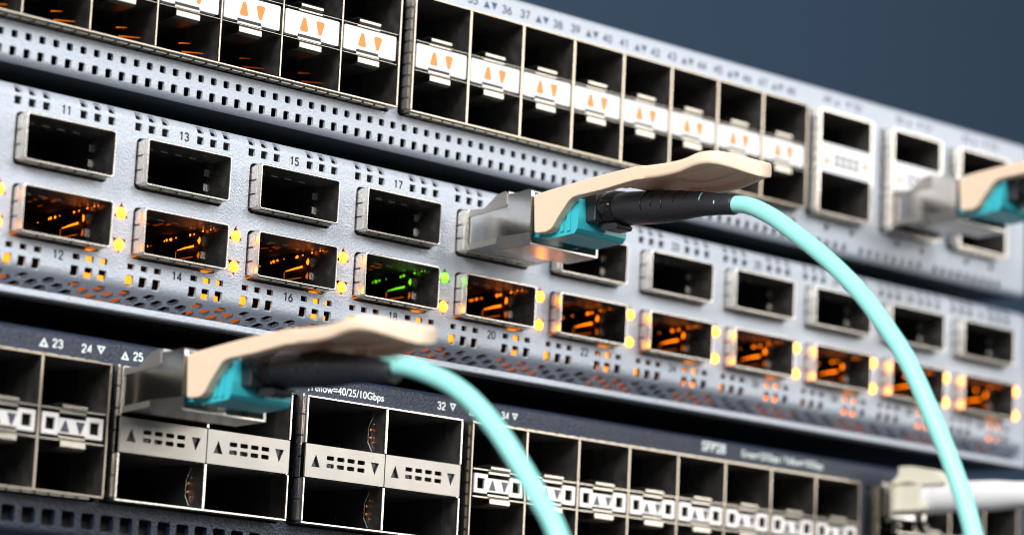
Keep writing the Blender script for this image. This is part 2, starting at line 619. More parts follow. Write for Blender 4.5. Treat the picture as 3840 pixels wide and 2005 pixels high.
def glow_mesh(mi_main, i):
    """glowing patches painted in for LED light and reflections on the inner faces"""
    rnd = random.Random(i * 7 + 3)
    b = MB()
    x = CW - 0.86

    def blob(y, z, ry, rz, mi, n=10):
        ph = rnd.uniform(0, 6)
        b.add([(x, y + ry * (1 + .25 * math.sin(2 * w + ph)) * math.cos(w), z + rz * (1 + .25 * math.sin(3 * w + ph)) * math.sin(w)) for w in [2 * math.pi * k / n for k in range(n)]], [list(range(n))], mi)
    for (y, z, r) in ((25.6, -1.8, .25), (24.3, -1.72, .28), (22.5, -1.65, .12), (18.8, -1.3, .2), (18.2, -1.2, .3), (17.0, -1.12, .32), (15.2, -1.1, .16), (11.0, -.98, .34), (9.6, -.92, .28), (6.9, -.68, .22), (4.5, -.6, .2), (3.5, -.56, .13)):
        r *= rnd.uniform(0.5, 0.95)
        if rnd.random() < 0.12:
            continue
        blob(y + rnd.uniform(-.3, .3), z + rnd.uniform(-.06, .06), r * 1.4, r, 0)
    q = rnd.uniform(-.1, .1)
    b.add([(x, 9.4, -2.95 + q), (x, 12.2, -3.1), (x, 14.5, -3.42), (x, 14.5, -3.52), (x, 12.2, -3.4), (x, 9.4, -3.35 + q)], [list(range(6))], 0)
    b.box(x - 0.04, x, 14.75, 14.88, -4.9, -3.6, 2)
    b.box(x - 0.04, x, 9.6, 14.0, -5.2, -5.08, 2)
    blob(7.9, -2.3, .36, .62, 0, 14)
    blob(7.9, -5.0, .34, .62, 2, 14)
    for k in range(8):                              # emissive patches painted in for LED light reflected on the roof
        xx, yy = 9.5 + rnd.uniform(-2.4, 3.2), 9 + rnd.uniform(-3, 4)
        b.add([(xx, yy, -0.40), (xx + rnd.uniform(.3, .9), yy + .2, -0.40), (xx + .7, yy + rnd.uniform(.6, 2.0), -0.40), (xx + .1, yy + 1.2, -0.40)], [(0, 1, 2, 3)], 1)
    return b.mesh("painted_glow", [mi_main, M_GLOW, M_AMBERDIM])


cage_me, emi_me, conn_me = cage_meshes()
numbers_top = {i: 11 + 2 * i for i in range(I0, I1 + 1)}
glows = {}
for i in range(I0, I1 + 1):
    X = i * PIT
    for low in (0, 1):
        cg = link("port_cage", cage_me, mid)
        cg.location = Vector((X + 0.35 * low, 0, -ROW * low)) * MM
        if low:
            cg.scale.x = 1.0
        link("spring_fingers", emi_me, cg)
        link("card_socket", conn_me, cg)
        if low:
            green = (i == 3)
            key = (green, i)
            if key not in glows:
                glows[key] = glow_mesh(M_GREENIN if green else M_AMBERLO, i)
            link("painted_glow", glows[key], cg)
    n = numbers_top[i]
    if n >= 9:
        number("port_number", str(n), X + 9.78, 2.43, 1.72, 2.0, mid, M_INKD)
        number("port_number", str(n + 1), X + 10.2, -23.1, 1.72, 2.05, mid, M_INKD)
    # lamps in the triangular cut-outs and glowing blocks behind
    tx = X + 22.68
    MB().dome(tx, 2.95, -13.72, 1.02, 0.55, back=1).build("status_lamp", [M_GREEN if i == 3 else M_AMBER, M_BLACK], mid)
    MB().dome(tx, 2.95, -19.38, 1.02, 0.55, back=1).build("status_lamp", [M_AMBER, M_BLACK], mid)
    MB().box(X + 27.9, X + 29.9, 7.5, 8.8, -25.0, -23.2).build("board_glow", M_AMBERIN, mid, bevel=0.3)
    MB().box(X + 19.6, X + 23.6, 8.0, 9.0, -22.4, -21.3).build("board_glow", M_AMBERIN, mid, bevel=0.3)
    MB().box(X + 18.3, X + 30.2, 10.4, 10.7, -28.7, -26.05).build("board_glow", M_VENTGLOW, mid)  # added strip standing for amber light reflected behind the vent holes
    MB().box(X + 20.2, X + 24.2, 9.2, 9.6, -25.0, -24.1).build("board_glow", M_AMBERLO, mid, bevel=0.1)

# ==================================================================
#  TOP SWITCH : silver, ganged small ports, 3 stacked big ports
# ==================================================================
top = thing("network_switch", "silver switch with amber triangle arrows between its ports, topmost of the stack", "network switch", group="network switches in the rack stack")
wrap, cuts = bend(3.0, 44.2, 1.3, 10.3, 1.35)
P1 = 14.12
LG = [82.05 - P1 * k for k in range(8, -1, -1)]
RG = [86.05 + P1 * k for k in range(9)]
ZB, ZT = 16.72, 39.28
holes = [rrect(LG[0] - 0.9, LG[-1] + 0.75, ZB - 0.85, ZT + 0.4, 0.8), rrect(RG[0] - 1.15, RG[-1] + 0.75, ZB - 0.85, ZT + 0.4, 0.8)]
QX = [(203.2, 221.0), (228.0, 245.2), (251.9, 269.6)]
for a, b_ in QX:
    holes.append(rrect(a - 0.9, b_ + 0.7, 16.05, 39.9, 0.8))
k = -20
while True:
    x = -1.96 + 2.865 * k
    if x > 273:
        break
    if x < 199.5:
        holes.append(rc(x, 13.68, 1.32, 1.36, 0.32))
    if not (217 < x < 221 or 242 < x < 246):
        holes.append(rc(x - 0.12, 10.62, 1.42, 1.75, 0.35))
    k += 1
for x in (209.56, 218.0, 233.67, 242.35, 258.5, 267.5):
    holes.append(circ(x, 14.2, 0.75, 14))
sheet("front_panel", [(-160, 58), (280, 58), (280, 7.6), (-160, 7.6)][::-1], holes, 0.6, wrap, cuts, M_SILVER, top)
b = MB()
b.box(-160, 280, 4.95, 420, 9.1, 9.7)
b.box(-160, 280, 12, 420, 44.2, 45.4)
b.box(-160, -159, 9.2, 420, 9.7, 44.1)
b.box(279, 280, 9.2, 420, 9.7, 44.1)
b.box(-158, 278, 90, 91, 9.7, 44.1)
b.build("chassis", M_UNDER, top)


def ganged_block(xs, zb, zt, zm0, zm1, parent, wall_t, wall_glow=False, deep=45):
    """two rows of small ports in one sheet frame"""
    b = MB()
    t = 0.36
    x0, x1 = xs[0] - t, xs[-1] + t
    b.box(x0, x1, 0, deep, zt, zt + t)
    b.box(x0, x1, 0, deep, zb - t, zb)
    b.box(x0, xs[0], 0.02, deep, zb, zt)
    b.box(xs[-1], x1, 0.02, deep, zb, zt)
    for x in xs[1:-1]:
        b.box(x - wall_t / 2, x + wall_t / 2, 0.05, deep, zb, zt)
    o = b.build("port_block", M_FRAME, parent, bevel=0.1, seg=2)
    # inner liners: shade inside each port put into darker and black sheets
    ln = MB()
    for a, c in zip(xs, xs[1:]):
        aa = a + (wall_t / 2 if a != xs[0] else 0) + 0.03
        cc = c - (wall_t / 2 if c != xs[-1] else 0) - 0.03
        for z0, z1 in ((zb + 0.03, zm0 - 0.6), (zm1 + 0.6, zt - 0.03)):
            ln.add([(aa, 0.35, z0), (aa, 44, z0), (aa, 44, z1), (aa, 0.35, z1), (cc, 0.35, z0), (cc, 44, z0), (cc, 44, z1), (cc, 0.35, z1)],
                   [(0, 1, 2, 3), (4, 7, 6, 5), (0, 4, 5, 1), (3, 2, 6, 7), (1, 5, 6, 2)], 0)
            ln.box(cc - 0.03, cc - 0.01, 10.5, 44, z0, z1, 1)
    ln.build("shade_liner", [M_NICKIN, M_BLACK], o)
    e = MB()
    z = zb + 0.3
    while z < zt - 1.5:
        e.box(x0 - 0.28, x0 - 0.03, 0.9, 2.9, z, z + 1.75)
        z += 2.25
    x = x0 + 0.6
    while x < x1 - 2.5:
        e.box(x, x + 2.35, 0.9, 2.9, zb - t - 0.3, zb - t - 0.03)
        e.box(x, x + 2.35, 0.9, 2.9, zt + t + 0.03, zt + t + 0.25)
        x += 2.85
    e.build("spring_fingers", M_LATCH, o)
    return o


def sfp_housing_top():
    """white light pipe block with its two flanges and latch tabs; x from 0 (left divider) to P1"""
    w = P1
    b = MB()
    b.prism_y(rrect(0.55, w - 0.75, 25.30, 30.0, 0.25, 2), 0.15, 1.4)
    b.box(0.4, w - 0.5, 1.45, 40, 25.0, 30.3, 1)
    pl = b.mesh("light_pipe_housing", [M_WHITE, M_SLOT])
    f = MB()
    f.box(0.3, w - 0.35, 0.05, 12, 30.42, 30.62)
    f.box(0.3, w - 0.35, 0.05, 12, 24.55, 24.75)
    # folded tabs
    f.prism_x([(-0.1, 30.70), (-0.45, 31.0), (-0.45, 31.55), (0.4, 32.0), (6, 31.9), (6, 31.7), (0.5, 31.75), (-0.2, 31.4), (-0.2, 31.05), (0.1, 30.72)], 3.7, 8.9)
    f.prism_x([(-0.1, 24.45), (-0.45, 24.15), (-0.45, 23.1), (0.4, 22.7), (6, 22.8), (6, 23.0), (0.5, 22.95), (-0.2, 23.25), (-0.2, 24.1), (0.1, 24.43)], 3.7, 8.9)
    f.box(3.5, 9.1, -0.1, 1.2, 30.15, 30.5)
    f.box(3.5, 9.1, -0.1, 1.2, 24.7, 25.2)
    fl = f.mesh("latch_spring", [M_LATCH])
    d = MB()
    d.box(3.6, 9.0, 0.02, 0.12, 25.22, 25.75, 0)
    dk = d.mesh("latch_gap", [M_SLOT])
    arrows = []
    for xc, s in ((5.0, 1), (8.8, -1)):
        a = MB()
        zc = 27.75
        hw, hh = 0.98, 1.28
        pts = [(xc - hw, zc - s * (hh - 0.28)), (xc - hw + 0.3, zc - s * hh), (xc + hw - 0.3, zc - s * hh), (xc + hw, zc - s * (hh - 0.28)), (xc + 0.3, zc + s * hh), (xc - 0.3, zc + s * hh)]
        a.prism_y(pts, 0.08, 0.14)
        arrows.append(a.mesh("arrow_lamp", [M_ARROW]))
    return pl, fl, dk, arrows


gb = ganged_block(LG, ZB, ZT, 25.0, 30.3, top, 0.32)
gb2 = ganged_block(RG, ZB, ZT, 25.0, 30.3, top, 0.5)
pl, fl, dk, ar = sfp_housing_top()
for xs in (LG, RG):
    for x in xs[:-1]:
        p = link("light_pipe_housing", pl, top)
        p.location = Vector((x, 0, 0)) * MM
        link("latch_spring", fl, p, bevel=0.08)
        link("latch_gap", dk, p)
        link("arrow_lamp", ar[0], p)
        link("arrow_lamp", ar[1], p)
st = MB()  # glowing streaks painted in for amber reflections on the port walls
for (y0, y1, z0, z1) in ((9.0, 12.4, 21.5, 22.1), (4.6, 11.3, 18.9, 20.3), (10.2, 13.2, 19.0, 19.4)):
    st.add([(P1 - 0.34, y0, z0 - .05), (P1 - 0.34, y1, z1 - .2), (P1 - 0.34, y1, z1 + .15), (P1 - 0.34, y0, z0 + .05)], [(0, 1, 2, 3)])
st_me = st.mesh("painted_glow", [M_AMBERDIM])
st_dim = st.mesh("painted_glow", [M_GLOW])
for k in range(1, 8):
    o = link("painted_glow", st_me if k < 6 else st_dim, gb)
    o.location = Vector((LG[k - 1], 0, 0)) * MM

# stacked big ports at the right end
for (a, c) in QX:
    b = MB()
    t = 0.5
    b.box(a, a + t, 0, 45, 16.6, 39.7); b.box(c - t, c, 0, 45, 16.6, 39.7)
    b.box(a, c, 0.02, 45, 39.3, 39.75); b.box(a, c, 0.02, 45, 16.5, 16.9)
    b.box(a + t, c - t, 8, 45, 25.75, 32.0)
    o = b.build("port_cage", M_NICKEL, top, bevel=0.12)
    ln = MB()
    for z0, z1 in ((17.0, 25.65), (32.4, 39.25)):
        aa, cc = a + t + 0.03, c - t - 0.03
        ln.add([(aa, 0.4, z0), (aa, 44, z0), (aa, 44, z1), (aa, 0.4, z1), (cc, 0.4, z0), (cc, 44, z0), (cc, 44, z1), (cc, 0.4, z1)],
               [(0, 1, 2, 3), (4, 7, 6, 5), (0, 4, 5, 1), (3, 2, 6, 7), (1, 5, 6, 2)], 0)
        ln.box(cc - 0.03, cc - 0.01, 9, 44, z0, z1, 1)
    ln.build("shade_liner", [M_NICKIN, M_BLACK], o)
    e = MB()
    z = 17.4
    while z < 38:
        e.box(a - 0.3, a - 0.04, 0.9, 2.9, z, z + 1.75)
        e.box(c + 0.04, c + 0.3, 0.9, 2.9, z, z + 1.75)
        z += 2.25
    x = a + 0.4
    while x < c - 2:
        e.box(x, x + 2.3, 0.9, 2.9, 16.15, 16.45)
        x += 2.8
    e.build("spring_fingers", M_NICKEL, o)
    MB().box(a + t + 0.05, c - t - 0.05, 0.1, 1.0, 25.75, 32.3).build("light_pipe_housing", M_WHITE, top, bevel=0.15)
    w = c - a
    for xc, s in ((a + 2.6, 1), (c - 2.4, -1)):
        tri_mark("arrow_lamp", xc, 28.6, 1.8, 2.0, s > 0, o, M_ARROW, y=0.06)
    g = MB()
    for r_ in range(2):
        for q in range(4):
            x = a + 5.3 + q * 2.15
            z = 27.5 + r_ * 1.55
            g.box(x, x + 1.35, 0.07, 0.09, z, z + 0.95)
    g.build("vent_slots", M_SLOT, o)
# printed numbers and arrows along the upper edge
num = 33
for k in range(8):
    x = RG[k] + 2.65
    number("port_number", str(num), x, 42.62, 1.8, 2.5, top, M_INKB)
    tri_mark("arrow_mark", x + 3.75, 42.5, 1.75, 1.5, True, top, M_INKB)
    tri_mark("arrow_mark", x + 5.75, 42.5, 1.75, 1.5, False, top, M_INKB)
    number("port_number", str(num + 1), x + 9.15, 42.5, 1.8, 2.5, top, M_INKB)
    num += 2
for (a, c) in QX:
    x = a + 5.6
    number("port_number", str(num), x, 42.95, 1.7, 2.5, top, M_INKB)
    tri_mark("arrow_mark", x + 3.2, 42.9, 1.6, 1.4, True, top, M_INKB)
    tri_mark("arrow_mark", x + 7.0, 42.9, 1.6, 1.4, False, top, M_INKB)
    number("port_number", str(num + 1), x + 10.2, 42.95, 1.7, 2.5, top, M_INKB)
    num += 1 if num == 49 else 2

# ==================================================================
#  BOTTOM SWITCH : dark powder-coated bezel
# ==================================================================
bot = thing("network_switch", "dark navy switch with pale lettering and steel port plates, lowest of the stack", "network switch", group="network switches in the rack stack")
wrap, cuts = bend(3.0, -37.6, 1.5, -70.3, 1.5)
BZ0, BZ1 = -64.1, -41.35
BL = [20.8 - 13.98 * k for k in range(4, -1, -1)]
BR = [106.05 + 14.17 * k for k in range(9)]
BX = [226.2 + 12.25 * k for k in range(5)]
QB = [(23.4, 61.4), (64.75, 103.15)]
holes = [rrect(BL[0] - 0.8, BL[-1] + 0.8, BZ0 - 0.9, BZ1 + 0.5, 0.7), rrect(BR[0] - 1.9, BR[-1] + 0.8, BZ0 - 0.9, BZ1 + 0.5, 0.7), rrect(BX[0] - 1.2, BX[-1] + 0.8, BZ0 - 0.9, BZ1 + 0.5, 0.7)]
for a, c in QB:
    holes.append(rrect(a - 1.15, c + 0.5, BZ0 - 0.75, BZ1 + 0.55, 0.7))
x = -38.0
while x < 276:
    holes.append(rrect(x, x + 2.75, -69.75, -66.95, 0.45))
    x += 4.06
sheet("front_panel", [(-160, -30.5), (283, -30.5), (283, -77), (-160, -77)][::-1], holes, 1.2, wrap, cuts, M_BEZEL, bot)
b = MB()
b.box(-160, 283, 9.2, 420, -36.9, -36.2)
b.box(-160, 283, 8, 420, -71.8, -71.3)
b.box(-160, -159, 9.2, 420, -71.2, -37.0)
b.box(282, 283, 9.2, 420, -71.2, -37.0)
b.box(-158, 281, 90, 91, -71.2, -37.0)
b.box(-150, 281, 9.5, 10.0, -71.1, -66.0)
b.build("chassis", M_BLACKCH, bot)
ganged_block(BL, BZ0, BZ1, -55.0, -50.4, bot, 0.5)
ganged_block(BR, BZ0, BZ1, -55.0, -50.4, bot, 0.5)
ganged_block(BX, BZ0, BZ1, -55.0, -50.4, bot, 0.5)


def sfp_housing_dark(w):
    """bright metal frame: square window, two arrows on a set-back strip, square window"""
    b = MB()
    k = w / 14.17
    zt, zb_ = -50.85, -54.6

    def ring(x0, x1):
        z0, z1 = zb_, zt
        a0, a1, c0, c1 = x0 + 0.72, x1 - 0.72, z0 + 0.85, z1 - 0.85
        b.box(x0, a0, 0.05, 0.6, z0, z1); b.box(a1, x1, 0.05, 0.6, z0, z1)
        b.box(a0, a1, 0.05, 0.6, z0, c0); b.box(a0, a1, 0.05, 0.6, c1, z1)
    ring(0.75 * k, 4.1 * k)
    ring(10.0 * k, 13.45 * k)
    b.box(4.1 * k, 10.0 * k, 0.45, 0.8, -54.15, -51.5)
    b.box(0.6, w - 0.6, 1.5, 40, -55.0, -50.4, 1)
    pl_ = b.mesh("light_pipe_housing", [M_PIPE, M_BLACK])
    f = MB()
    f.box(0.3, w - 0.3, 0.02, 14, -50.2, -49.9)
    f.box(0.3, w - 0.3, 0.02, 14, -55.5, -55.2)
    f.prism_x([(-0.1, -50.15), (-0.5, -49.8), (-0.5, -49.35), (0.3, -48.95), (6, -49.0), (6, -49.2), (0.4, -49.2), (-0.25, -49.45), (-0.25, -49.75), (0, -49.95)], 4.4 * k, 9.6 * k)
    f.prism_x([(-0.1, -55.25), (-0.5, -55.6), (-0.5, -56.5), (0.3, -56.9), (6, -56.8), (6, -56.6), (0.4, -56.65), (-0.25, -56.4), (-0.25, -55.65), (0, -55.45)], 4.4 * k, 9.6 * k)
    f.box(4.2 * k, 9.8 * k, 0.0, 1.0, -50.75, -50.3)
    f.box(4.2 * k, 9.8 * k, 0.0, 1.0, -55.05, -54.65)
    fl_ = f.mesh("latch_spring", [M_TAB])
    ars = []
    for xc, s in ((5.75 * k, 1), (8.9 * k, -1)):
        a = MB()
        zc = -52.85
        a.prism_y([(xc - 0.95, zc - s * 1.0), (xc + 0.95, zc - s * 1.0), (xc + 0.15, zc + s * 1.0), (xc - 0.15, zc + s * 1.0)], 0.40, 0.44)
        ars.append(a.mesh("arrow_lamp", [M_ARROWG]))
    return pl_, fl_, ars


for xs in (BL, BR, BX):
    w = xs[1] - xs[0]
    pl2, fl2, ar2 = sfp_housing_dark(w)
    for x in xs[:-1]:
        if xs is BX and x == BX[0]:
            continue
        p = link("light_pipe_housing", pl2, bot, bevel=0.08)
        p.location = Vector((x, 0, 0)) * MM
        link("latch_spring", fl2, p, bevel=0.08)
        for q in ar2:
            link("arrow_lamp", q, p)

# two blocks of four big ports with a punched steel plate across the middle
for (a, c) in QB:
    mid_x = a + (c - a) * 0.503
    b = MB()
    t = 0.42
    for (x0, x1) in ((a, a + t), (c - t, c), (mid_x - 0.3, mid_x + 0.3)):
        b.box(x0, x1, 0, 45, BZ0, -56.1)
        b.box(x0, x1, 0, 45, -49.75, BZ1)
    b.box(a + 0.02, c - 0.02, 0.0, 45, BZ1, BZ1 + 0.42)
    b.box(a + 0.02, c - 0.02, 0.0, 45, BZ0 - 0.42, BZ0)
    b.box(a + 0.5, c - 0.5, 3, 45, -55.9, -49.9)
    o = b.build("port_cage", M_NICKEL, bot, bevel=0.12)
    ln = MB()
    for (aa, cc) in ((a + t + .03, mid_x - 0.33), (mid_x + 0.33, c - t - .03)):
        for z0, z1 in ((BZ0 + 0.03, -56.15), (-49.72, BZ1 - 0.03)):
            ln.add([(aa, 0.4, z0), (aa, 44, z0), (aa, 44, z1), (aa, 0.4, z1), (cc, 0.4, z0), (cc, 44, z0), (cc, 44, z1), (cc, 0.4, z1)],
                   [(0, 1, 2, 3), (4, 7, 6, 5), (0, 4, 5, 1), (3, 2, 6, 7), (1, 5, 6, 2)], 0)
            ln.box(cc - 0.03, cc - 0.01, 4.5, 44, z0, z1, 1)
    ln.build("shade_liner", [M_NICKIN, M_BLACK], o)
    for z0 in (BZ0, -49.7):                     # spring leaf, board edge and copper contacts seen in the left ports
        xr = mid_x - 0.55
        MB().tube([(xr, 3.4, z0 + 7.4), (xr - 0.2, 4.5, z0 + 5.3), (xr - 0.2, 4.5, z0 + 2.3), (xr, 3.4, z0 + 0.5)], 0.09, 8).build("spring_leaf", M_NICKEL, o)
        g = MB()
        for dz in (3.1, 4.6):
            g.dome(xr - 0.1, 3.9, z0 + dz, 0.3, 0.15)
        for dz in (2.2, 5.6):
            g.dome(xr, 3.2, z0 + dz, 0.16, 0.1)
        g.build("contact", M_COPPER, o)
        MB().box(xr - 0.1, xr - 0.02, 13.0, 13.2, z0 + 0.1, z0 + 3.6).build("board_edge", M_NICKEL, o)
    for side, step in ((-1, 3.6), (1, 1.7)):
        e = MB()
        z = BZ0 + 0.3
        while z < BZ1 - 1.5:
            e.box(*((a - 0.3, a - 0.04) if side < 0 else (c + 0.04, c + 0.3)), 1.0, 2.9, z, z + step)
            z += 3.9
        e.build("spring_fingers", M_NICKEL, o)
    for (x0, x1) in ((a + 0.25, mid_x - 0.12), (mid_x + 0.12, c - 0.2)):
        hs = []
        w = x1 - x0
        s_ = w / 18.9
        for q in range(4):
            for r_ in range(2):
                hs.append(rrect(x0 + (5.0 + q * 2.46) * s_, x0 + (6.75 + q * 2.46) * s_, -53.85 + r_ * 1.42, -53.05 + r_ * 1.42, 0.22, 2))
        for xc, s in ((x0 + 2.45 * s_, 1), (x0 + 16.55 * s_, -1)):
            zc = -52.85
            hs.append([(xc - 1.02, zc - s * 1.15), (xc + 1.02, zc - s * 1.15), (xc, zc + s * 1.2)])
        p = sheet("port_plate", rrect(x0, x1, -55.95, -49.85, 0.1, 1), hs, 0.35, lambda s, n: (0.02 + n, s), [], M_PLATE, bot)
        g = MB()
        for xc, s in ((x0 + 2.45 * s_, 1), (x0 + 16.55 * s_, -1)):
            zc = -52.85
            g.prism_y([(xc - 1.2, zc - s * 1.3), (xc + 1.2, zc - s * 1.3), (xc, zc + s * 1.5)], 0.55, 0.7)
        g.build("arrow_lamp", M_ARROWD, p)
        g = MB()
        g.box(x0 + 4.6 * s_, x0 + 7.0 * s_, 1.2, 1.4, -54.0, -53.0)
        g.box(x0 + 7.9 * s_, x0 + 9.0 * s_, 1.4, 1.6, -54.0, -53.2)
        g.build("light_pipe", M_WHITE, p)
        MB().box(x0 + 0.3, x1 - 0.3, 2.4, 2.7, -55.8, -50.0).build("plate_backing", M_BLACK, p)

# lettering on the dark bezel
W0 = 0.014
tri_mark("arrow_mark", 8.65, -38.62, 1.95, 1.6, True, bot, M_INKW, hollow=True)
number("port_number", "23", 11.5, -38.52, 1.62, 2.05, bot, M_INKW)
number("port_number", "24", 17.55, -38.6, 1.62, 2.05, bot, M_INKW)
tri_mark("arrow_mark", 20.55, -38.45, 1.85, 1.5, False, bot, M_INKW, hollow=True)
tri_mark("arrow_mark", 25.7, -38.7, 1.75, 1.5, True, bot, M_INKW, hollow=True)
number("port_number", "25", 28.5, -38.56, 1.62, 2.0, bot, M_INKW)
text("speed_legend", ",Yellow=40/25/10Gbps", 76.2, -38.86, 1.38, 18.4, bot, M_INKW, weight=W0)
number("port_number", "32", 99.95, -38.57, 1.62, 1.95, bot, M_INKW)
tri_mark("arrow_mark", 102.85, -38.5, 1.7, 1.5, False, bot, M_INKW, hollow=True)
tri_mark("arrow_mark", 107.9, -38.75, 1.6, 1.4, True, bot, M_INKW, hollow=True)
number("port_number", "33", 110.7, -38.6, 1.62, 1.95, bot, M_INKW)
number("port_number", "34", 116.6, -38.55, 1.62, 1.95, bot, M_INKW)
tri_mark("arrow_mark", 119.2, -38.45, 1.6, 1.4, False, bot, M_INKW, hollow=True)
text("speed_legend", "SFP28", 176.1, -38.05, 2.0, 7.2, bot, M_INKW, weight=0.022)
text("speed_legend", "Green=25Gbps / Yellow=10Gbps", 197.6, -38.3, 1.5, 26.0, bot, M_INKW, weight=W0)

# ==================================================================
#  TRANSCEIVERS with beige pull tabs
# ==================================================================
ZT_TAB = [(-17.7, .76), (-21.4, 1.22), (-29, 1.92), (-36.3, 2.5), (-44.4, 3.0), (-51.4, 2.8), (-55.5, 2.85), (-58, 3.2), (-60, 3.75), (-62, 3.95), (-63.6, 3.9), (-65.2, 3.6), (-66.5, 3.1), (-67.4, 2.5)]
ZB_TAB = [(-29, -.77), (-36.5, -.36), (-44.5, .42), (-51.5, .25), (-55.5, .45), (-58, .95), (-60, 1.35), (-62, 1.5), (-64, 1.2), (-65.8, .6), (-67.4, -.1)]


def make_transceiver(label):
    t = thing("optical_transceiver", label, "transceiver", group="optical transceivers with beige pull tabs")
    X0, X1 = 0.44, 18.5
    b = MB()
    prof = [(24, -0.5), (0, -0.5), (-4.2, -0.45), (-7.7, 1.5), (-10.2, 1.75), (-12, 1.75), (-12, -8.6), (-9, -8.9), (-8.0, -7.6), (0, -8.1), (24, -8.1)]
    b.prism_x(prof, X0 + 0.02, X1 - 0.02)
    side = [(-10.3, 1.55), (-16.9, 2.05), (-17.35, 1.6), (-17.35, -6.35), (-10.3, -6.35)]
    b.prism_x(side, X0, X0 + 0.7)
    b.prism_x(side, X1 - 0.7, X1)
    b.prism_x([(-12.05, 1.2), (-12.05, 1.8), (-16.9, 2.05), (-17.35, 1.6), (-17.1, 1.3)], X0 + 0.72, X1 - 0.72)
    for xa in (X0 - 0.12, X1 - 0.38):
        b.prism_x([(-16.7, 2.08), (-17.45, 1.75), (-17.45, -6.3), (-16.7, -6.3)], xa, xa + 0.5)
    b.build("shell", M_STEEL, t, bevel=0.18, seg=3)
    low = MB()
    low.prism_x([(-8.0, -6.4), (-17.4, -6.4), (-17.4, -8.72), (-9.0, -8.97), (-8.0, -7.62)], X0 - 0.03, X0 + 0.5)
    low.prism_x([(-8.0, -6.4), (-17.4, -6.4), (-17.4, -8.72), (-9.0, -8.97), (-8.0, -7.62)], X1 - 0.5, X1 + 0.03)
    low.build("tray_sides", M_CAST, t, bevel=0.12)
    MB().prism_x([(-9.05, -8.99), (-17.55, -8.74), (-17.55, -8.3), (-9.05, -8.5)], X0 + 0.3, X1 - 0.3).box(X1 - 0.6, X1 - 0.25, -17.5, -13, -8.6, -6.3).build("tray_bottom", M_TRAY, t, bevel=0.12)
    fl_ = MB()
    for (xa, xb) in ((X0 - 0.16, X0 - 0.02), (X1 + 0.02, X1 + 0.16)):
        fl_.prism_x([(0.6, -0.17), (-4.16, -0.34), (-7.7, 1.9), (-10.16, 2.35), (-10.55, 1.9), (-10.62, -0.3), (-10.2, -0.72), (0.6, -1.62)], xa, xb)
        fl_.prism_x([(0.6, -7.1), (-7.95, -6.5), (-7.95, -7.62), (0.6, -8.2)], xa, xb)
    fl_.box(X0 + 0.3, X1 - 0.3, -10.55, -10.35, 1.78, 2.35)
    fl_.build("collar", M_PLATE, t, bevel=0.05)

    # pull tab: two arms that rise and merge into a rounded grip
    TX0, TX1 = 0.64, 18.3
    cxm = (TX0 + TX1) / 2
    b = MB()
    foot = [(-17.7, .76), (-18.3, -6.5)]
    for (xa, xb) in ((TX0, TX0 + 2.1), (TX1 - 2.1, TX1)):
        ys = [-17.7, -19, -21.4, -24, -26.5, -29, -32, -36.3, -40, -44.4, -47]
        # outline polygon of the arm seen from the side
        up_ = [(y, lerp_table(ZT_TAB, y)) for y in ys]
        lo = [(-47, lerp_table(ZB_TAB, -47)), (-44.5, .42), (-40, .0), (-36.5, -.36), (-32, -.62), (-29.6, -.72), (-28.3, -.95), (-27.3, -1.5), (-26.2, -2.6), (-24.3, -4.6), (-23.2, -6.0), (-22.6, -6.45), (-21.5, -6.75), (-19.2, -6.72), (-18.3, -6.5)]
        b.prism_x(up_ + lo, xa, xb)
    R = (TX1 - TX0) / 2
    yc = -67.4 + R
    stations = [-40.5, -42, -44, -46, -48, -50, -52, -54, -56, -57.5, -58.6, -59.5, -60.4, -61.3, -62.1, -62.9, -63.6, -64.3, -65, -65.6, -66.1, -66.5, -66.85, -67.1, -67.28, -67.38]
    loops = []
    for y in stations:
        hw = R if y > yc else math.sqrt(max(0.01, R * R - (y - yc) ** 2))
        zt, zb_ = lerp_table(ZT_TAB, y), lerp_table(ZB_TAB, y)
        rim = min(1.3, hw * 0.5)
        d = min(1.25, 0.45 * (zt - zb_) + 0.2)
        if y < -66.2 or y > -43:
            d = 0.02
        ch = 0.45 if hw > 1 else 0.1
        sec = [(-hw + ch, zt), (-hw + 0.08, zt - ch * 0.75), (-hw, zt - ch * 1.6), (-hw, zb_ + 0.5), (-hw + 0.25, zb_ + 0.08), (-hw + rim * .6, zb_), (-hw + rim, zb_ + 0.06), (-hw + rim + 0.35, zb_ + d)]
        sec = sec + [(-x, z) for x, z in sec[::-1]]
        loops.append([(cxm + x, y, z) for x, z in sec])
    n = len(loops[0])
    vs = [p for l in loops for p in l]
    fs = [(i * n + k, i * n + (k + 1) % n, (i + 1) * n + (k + 1) % n, (i + 1) * n + k) for i in range(len(loops) - 1) for k in range(n)]
    fs += [list(range(n)), list(range((len(loops) - 1) * n, len(loops) * n))[::-1]]
    b.add(vs, fs, 0, True)
    # webs that fillet the crotch between the arms
    for k in range(7):
        a0 = math.pi / 2 * k / 7
        dx = 6.6 * (1 - math.sin(a0))
        y = -40.6 + 5.6 * (1 - math.cos(a0))
        y2 = -40.6 + 5.6 * (1 - math.cos(math.pi / 2 * (k + 1) / 7))
        zt, zb_ = lerp_table(ZT_TAB, y), lerp_table(ZB_TAB, y)
        for sgn, xs_ in ((1, TX0 + 1.5), (-1, TX1 - 1.5)):
            x2 = xs_ + sgn * max(0.3, dx)
            b.box(min(xs_, x2), max(xs_, x2), -42.0, y2, zb_ + 0.3, zt - 0.02)
    o = b.build("pull_tab", M_BEIGE, t)
    rm = o.modifiers.new("remesh", "REMESH")
    rm.mode = "VOXEL"
    rm.voxel_size = 0.12 * MM
    rm.use_smooth_shade = True
    sm_ = o.modifiers.new("smooth", "SMOOTH")
    sm_.factor = 0.5
    sm_.iterations = 6
    dg = bpy.context.evaluated_depsgraph_get()
